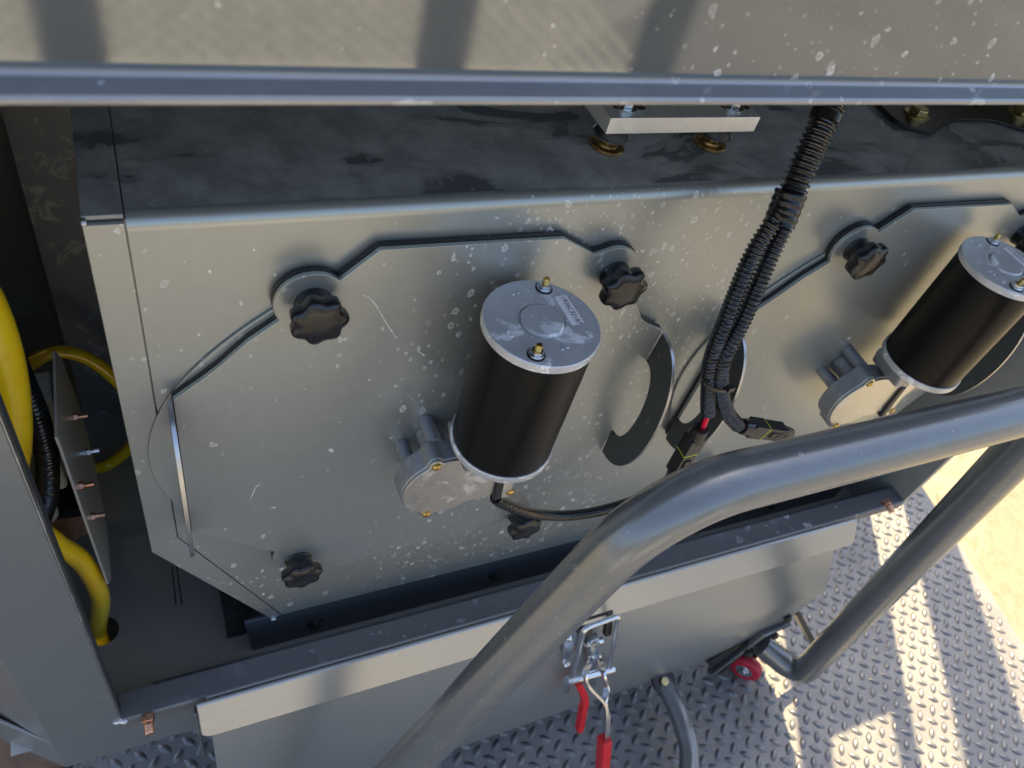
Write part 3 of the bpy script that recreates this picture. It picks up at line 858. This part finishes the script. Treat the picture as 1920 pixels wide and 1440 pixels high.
# ---------------------------------------------------------------- pump bay on the left
h1 = empty('yellow_hose', HC[:2] + (-.85,), 'yellow translucent hose running down into the round hole in the bay floor', 'hose')
bm = mb(); sweep(bm, spline([(HC[0] - .006, HC[1], -.93), (HC[0] - .006, HC[1], -.85), (-0.1141, 0.0850, -0.7289), (-0.1152, 0.0650, -0.5962), (-0.1280, 0.0400, -0.5029), (-0.1435, 0.0200, -0.4330), (-.20, .0, -.40)], .006), .0128, 20); add('hose', bm, 'yellow_hose', h1)
h2 = empty('yellow_hose', (-.13, .03, -.2), 'thick yellow hose at the left edge, bulging out above the grey corner panel', 'hose')
bm = mb(); sweep(bm, spline([(-0.1333, 0.0500, -0.0607), (-0.1213, 0.0450, -0.1087), (-0.1195, 0.0420, -0.1704), (-0.1276, 0.0450, -0.2462), (-0.1439, 0.0550, -0.3319), (-0.1758, 0.0700, -0.4442)], .006), .020, 24); add('hose', bm, 'yellow_hose', h2)
h3 = empty('yellow_hose', (-.1, .4, -.6), 'thin yellow hose looping behind the steel bracket plate in the dark bay', 'hose')
bm = mb(); sweep(bm, spline([(-0.1969, 0.3800, -0.6079), (-0.1654, 0.4000, -0.5712), (-0.1251, 0.4100, -0.5603), (-0.0861, 0.4100, -0.5854), (-0.0527, 0.4000, -0.6376), (-0.0320, 0.4000, -0.7102), (-0.0514, 0.4000, -0.7938), (-0.0956, 0.4000, -0.8439), (-0.1308, 0.3800, -0.8210), (-0.1546, 0.3500, -0.7637)], .008), .0100, 16); add('hose', bm, 'yellow_hose', h3)
cd = empty('conduit_tube', (-.11, .06, -.35), 'black corrugated conduit tube beside the yellow hoses in the left bay', 'conduit')
bm = mb(); corrugated(bm, [(-0.1204, 0.0900, -0.2212), (-0.1169, 0.0850, -0.2715), (-0.1145, 0.0800, -0.3178), (-0.1184, 0.0800, -0.3832), (-0.1322, 0.0850, -0.4605), (-0.1551, 0.0900, -0.5311)], .0125, .0058); add('conduit', bm, 'conduit_black', cd)
# stainless bracket plate seen nearly edge-on
bp = empty('bracket_plate', (-.1, .2, -.85), 'upright stainless plate with a row of small bolts standing in the left bay', 'bracket')
plate = [(-0.0940, 0.1692, -0.3084), (-0.0940, 0.2019, -0.3596), (-0.0940, 0.2362, -0.5183), (-0.0940, 0.2217, -0.6104), (-0.0940, 0.1690, -0.6996), (-0.0940, 0.0836, -0.6850), (-0.0940, 0.0572, -0.6464), (-0.0940, 0.0446, -0.4760), (-0.0940, 0.0381, -0.3147), (-0.0940, 0.0342, -0.2916)]
bm = mb(); prism(bm, [(p[1], p[2]) for p in plate], 'YZ', -.097, -.094); add('plate', bm, 'stainless', bp, bevel=.0005)
for px, mt in (((-0.0940, 0.1620, -0.4172), 'copper'), ((-0.0940, 0.1815, -0.5152), 'zinc'), ((-0.0940, 0.0642, -0.4220), 'copper'), ((-0.0940, 0.0797, -0.5127), 'copper')):
    y, z = px[1], px[2]
    nb = add('nut', hexnut(mb(), (-.094, y, z), (1, 0, 0), .0055, .005), mt, bp, bevel=.0006)
    bm = mb(); cyl(bm, (-.089, y, z), (-.079, y, z), .003, n=12); add('stud', bm, mt, nb)
pp = empty('white_pump', (-.15, .1, -.45), 'off white plastic pump housing half hidden behind the black conduit', 'pump')
bm = mb(); a = Vector((-0.1353, 0.1300, -0.4305)); box(bm, a - Vector((.03, .02, .06)), a + Vector((.022, .03, .045))); add('pump_body', bm, 'white_plastic', pp, bevel=.006)
bm = mb(); cyl(bm, a + Vector((-.01, -.02, -.06)), a + Vector((-.012, -.025, -.10)), .016, n=24); add('pump_port', bm, 'white_plastic', pp, bevel=.002)
bm = mb(); a2 = Vector((-0.1148, 0.1400, -0.3731)); box(bm, a2 - Vector((.012, .02, .02)), a2 + Vector((.012, .02, .045))); add('pump_head', bm, 'white_plastic', pp, bevel=.004)
for q in ((-0.1127, 0.1150, -0.3834), (-0.1147, 0.1150, -0.4040), (-0.1166, 0.1150, -0.4402)):
    bm = mb(); lathe(bm, q, (.4, -1, .2), [(.0035, 0), (.003, .002), (0, .003)], 10); add('pump_screw', bm, 'brass', pp)
cm = empty('pump_motor', (-.14, .2, -.8), 'dark pump motor with copper coloured end low in the left bay behind the yellow hose', 'motor')
q = Vector((-0.1476, 0.2000, -0.7057)); bm = mb(); cyl(bm, q + Vector((0, .0, 0)), q + Vector((-.02, .12, .02)), .05, n=36); add('motor_body', bm, 'dark_base', cm, bevel=.003)
bm = mb(); cyl(bm, q, q + Vector((.001, -.004, 0)), .041, n=36); add('end_disc', bm, 'copper_dark' if 'copper_dark' in M else 'copper', cm, bevel=.001)

# ---------------------------------------------------------------- drop door under the sill
door = empty('drop_door', (.62, -.1, -1.21), 'grey lower door panel with pale folded top flange hanging below the sill', 'door')
bm = mb()
fl = [(1.250, -.7385), (1.252, -.80)] 
r_ = .022
pts = [(-.011, -.738), (1.2505, -.738), (1.2525, -.79)] + [(1.2525 - .018 + .018 * math.cos(a), -.838 + .018 * math.sin(a)) for a in [-i * PI / 12 for i in range(1, 7)]][::1]
pts += [(-.011 + r_ - r_ * math.sin(a), -.836 - .02 * math.cos(a) + 0.0) for a in [i * PI / 12 for i in range(0, 7)]]
prism(bm, pts, 'XZ', -.098, -.104)
for v in bm.verts:
    v.co.x = -.011 + (v.co.x + .011) * .962
    h = (-.738 - v.co.z) / .118
    v.co.z = -.736 - .050 * h; v.co.y -= .029 * h
add('top_flange', bm, 'flange_paint', door, bevel=.003, seg=3)
bm = mb(); prism(bm, [(-.094, -.745), (-.106, -.80), (-.163, -.912), (-.152, -1.21), (-.146, -1.21), (-.157, -.912), (-.100, -.80), (-.088, -.745)], 'YZ', .002, 1.192)
add('door_skin', bm, 'door_paint', door, bevel=.0025, seg=3)
for a, b in (((0.6605, -0.1400, -0.7447), 0),): pass

# toggle latch
la = empty('toggle_latch', (0.6143, -0.1300, -0.8872), 'zinc plated toggle latch with red gripped lever on the drop door', 'latch')
def py(*a): return Vector(a)
bm = mb()
A = [(0.5619, -0.1280, -0.8139), (0.6050, -0.1180, -0.7984), (0.6212, -0.1280, -0.8622), (0.6300, -0.1420, -0.9363), (0.5900, -0.1500, -0.9328), (0.5719, -0.1480, -0.8982)]
lo = [bm.verts.new(p) for p in A]; hi = [bm.verts.new(Vector(p) + Vector((0, -.006, .003))) for p in A]
bm.faces.new(lo); bm.faces.new(hi)
for i in range(len(A)): bm.faces.new((lo[i], lo[(i + 1) % len(A)], hi[(i + 1) % len(A)], hi[i]))
add('base_plate', bm, 'zinc', la, bevel=.001)
for q in ((0.5822, -0.1520, -0.8960), (0.5717, -0.1330, -0.8198)):
    bm = mb(); lathe(bm, q, (0, -1, .5), [(.007, 0), (.0065, .004), (.003, .007), (0, .0075)], 16); add('rivet', bm, 'zinc', la)
bm = mb(); sweep(bm, fillet([(0.5771, -0.1780, -0.8839), (0.5710, -0.1500, -0.7472), (0.6386, -0.1460, -0.7498), (0.6606, -0.1780, -0.9015)], .010, 6), .0048, 14); add('hook_loop', bm, 'zinc', la)
bm = mb(); cyl(bm, (0.5713, -0.1800, -0.8986), (0.6706, -0.1800, -0.9136), .0075, n=18); add('cross_bar', bm, 'zinc', la, bevel=.001)
bm = mb(); lathe(bm, (0.5721, -0.1800, -0.8943), Vector((0.5888, -0.1900, -0.9886)) - Vector((0.5721, -0.1800, -0.8943)), [(.0085, 0), (.0085, .008), (.0045, .009), (.0045, .014)] + [(.0045 - .0006 * (i % 2), .016 + .003 * i) for i in range(12)], 14); add('adjusting_screw', bm, 'zinc', la)
ls = [(0.6025, -0.1520, -0.8148), (0.6135, -0.1660, -0.8615), (0.5688, -0.2000, -0.8097), (0.5764, -0.2150, -0.8331), (0.6089, -0.2360, -0.8766), (0.6180, -0.2500, -0.9073), (0.6271, -0.2750, -0.9742)]
rs = [(0.6170, -0.1520, -0.8176), (0.6339, -0.1660, -0.8710), (0.6151, -0.2000, -0.8437), (0.6268, -0.2150, -0.8769), (0.6133, -0.2360, -0.8803), (0.6242, -0.2500, -0.9127), (0.6338, -0.2750, -0.9807)]
for q in (ls, rs):
    bm = mb(); strap(bm, spline(q, .004), .010, .0042, (0, -1, .4)); add('lever_strap', bm, 'zinc', la, bevel=.0006)
bm = mb(); cyl(bm, (0.5987, -0.1500, -0.8254), (0.6325, -0.1500, -0.8319), .007, n=16); add('pivot_pin', bm, 'zinc', la, bevel=.0008)
bm = mb(); strap(bm, [(0.6257, -0.2730, -0.9675), (0.6317, -0.2920, -1.0205), (0.6565, -0.3180, -1.1413)], .024, .020, (0, -1, .4)); add('red_grip', bm, 'red_plastic', la, bevel=.004, seg=3)
bm = mb(); strap(bm, spline([(0.5929, -0.1850, -0.9073), (0.6080, -0.1950, -0.9386), (0.6191, -0.2030, -0.9708), (0.6196, -0.2100, -0.9927), (0.6244, -0.2270, -1.0569)], .005), .014, .012, (0, -1, .4)); add('release_grip', bm, 'red_plastic', la, bevel=.003, seg=3)
bm = mb(); strap(bm, [(0.6093, -0.1480, -0.8107), (0.6286, -0.1600, -0.8978), (0.6586, -0.1700, -1.0084)], .012, .018, (0, -1, .4)); add('link_arm', bm, 'zinc', la, bevel=.001)
# black rubber catch the hook grips
for q in ((0.6021, -0.1400, -0.8087), (0.6406, -0.1400, -0.8048)):
    q = Vector(q); bm = mb(); strap(bm, [q + Vector((0, .02, .03)), q, q + Vector((.001, -.006, -.018))], .013, .014, (0, -1, .4)); add('catch_pad', bm, 'black_rubber', la, bevel=.003)
bm = mb(); a = Vector((0.6207, -0.1250, -0.7931)); box(bm, a - Vector((.03, .004, .03)), a + Vector((.02, .02, .02))); add('catch_block', bm, 'steel_black', la, bevel=.002)

# ---------------------------------------------------------------- tube handle
hd = empty('tube_handle', (.65, -.25, -1.2), 'thick dark grey bent steel tube handle crossing the front of the machine, legs splayed', 'handle')
path = [(.09, -.13, -1.21), (.072, -.285, -1.185), (.385, -.270, -.118), (.96, -.262, -.127), (1.2364, -0.2500, -1.1957), (1.1632, -0.1650, -1.1620)]
p1 = fillet([path[0], path[1], tuple(Vector(path[1]).lerp(Vector(path[2]), .4))], .05, 10)
p2 = fillet([tuple(Vector(path[1]).lerp(Vector(path[2]), .4)), path[2], path[3], tuple(Vector(path[3]).lerp(Vector(path[4]), .6))], .115, 18)
p3 = fillet([tuple(Vector(path[3]).lerp(Vector(path[4]), .6)), path[4], path[5]], .045, 10)
bm = mb(); sweep(bm, p1[:-1] + p2[:-1] + p3, .0278, 40); add('tube', bm, 'tube_paint', hd, smooth=60)
bm = mb(); strap(bm, [(1.1665, -0.1500, -1.0353), (1.1936, -0.1500, -1.0351), (1.2029, -0.1550, -1.0460), (1.3297, -0.2100, -1.2125)], .012, .022, (1, 0, 0)); add('stay_bar', bm, 'steel_black', hd, bevel=.001)
b0 = Vector((1.0702, -0.1650, -1.2629)); b1 = Vector((1.1216, -0.1650, -1.0787)); b2 = Vector((1.1845, -0.1650, -1.0626))
bm = mb(); strap(bm, [b0, b1, b2], .016, .008, (0, .6, -.8)); add('foot_plate', bm, 'tube_paint', hd, bevel=.0015)
bm = mb(); tri = [Vector((1.0231, -0.1600, -1.1823)), Vector((1.1149, -0.1670, -1.3205)), Vector((1.1376, -0.1630, -1.1042)), Vector((1.1284, -0.1550, -1.1102))]  # separate black piece standing for the foot plate's shaded face
lo = [bm.verts.new(p) for p in tri]; hi = [bm.verts.new(p + Vector((.002, .008, -.002))) for p in tri]
bm.faces.new(lo); bm.faces.new(hi)
for i in range(4): bm.faces.new((lo[i], lo[(i + 1) % 4], hi[(i + 1) % 4], hi[i]))
add('foot_plate_shade', bm, 'steel_black', hd)
for q in ((1.1486, -0.1700, -1.0847), (1.1576, -0.1600, -1.0227), (1.0902, -0.1800, -1.1203)):
    bm = mb(); hexnut(bm, q, (.2, -.6, -.6), .010, .010); add('bolt', bm, 'steel_black', hd, bevel=.001)

# caster under the foot plate
ca = empty('caster_wheel', (1.174, -.198, FLOOR), 'small red caster wheel with steel hub under the foot plate of the tube handle', 'wheel')
wc = Vector((1.1635, -0.1774, -1.2620)); axd = Vector((-.80, -.60, 0)).normalized()
bm = mb(); lathe(bm, wc - axd * .014, axd, [(.020, 0), (.032, .001), (.037, .005), (.038, .014), (.037, .023), (.032, .027), (.020, .028)], 40); add('tyre', bm, 'red_wheel', ca, smooth=60)
bm = mb(); lathe(bm, wc - axd * .016, axd, [(.0195, 0), (.0195, .030), (.012, .0305), (.011, .034), (.006, .0345), (.006, .038)], 28); add('hub', bm, 'zinc', ca)
bm = mb(); strap(bm, [wc - axd * .022 + Vector((0, 0, -.004)), wc - axd * .024 + Vector((0, .01, .045)), wc + axd * .0 + Vector((0, .02, .062))], .03, .004, Vector((.6, -.8, 0))); add('fork', bm, 'steel_black', ca, bevel=.001)

# bent tube at the bottom edge, bolted under the door
ft = empty('foot_tube', (0.9492, -0.1500, -1.2672), 'thin dark tube bolted under the drop door, bending down at the bottom of the picture', 'tube')
bm = mb(); sweep(bm, spline([(0.9107, -0.1532, -1.2050), (0.9115, -0.2074, -1.2000), (0.9063, -0.2640, -1.2000), (0.8954, -0.3095, -1.2050), (0.8562, -0.3705, -1.2100), (0.8020, -0.4310, -1.2200)], .01), .0205, 24); add('tube', bm, 'tube_paint', ft, smooth=60)
bm = mb(); q = Vector((0.9082, -0.1626, -1.1950)); lathe(bm, q, (0, -.3, 1), [(.028, 0), (.028, .006), (.026, .008)], 24); add('end_flange', bm, 'steel_black', ft)
bm = mb(); hexnut(bm, q + Vector((-.003, -.004, .008)), (0, -.3, 1), .010, .007); add('bolt', bm, 'yellow_zinc', ft, bevel=.001)
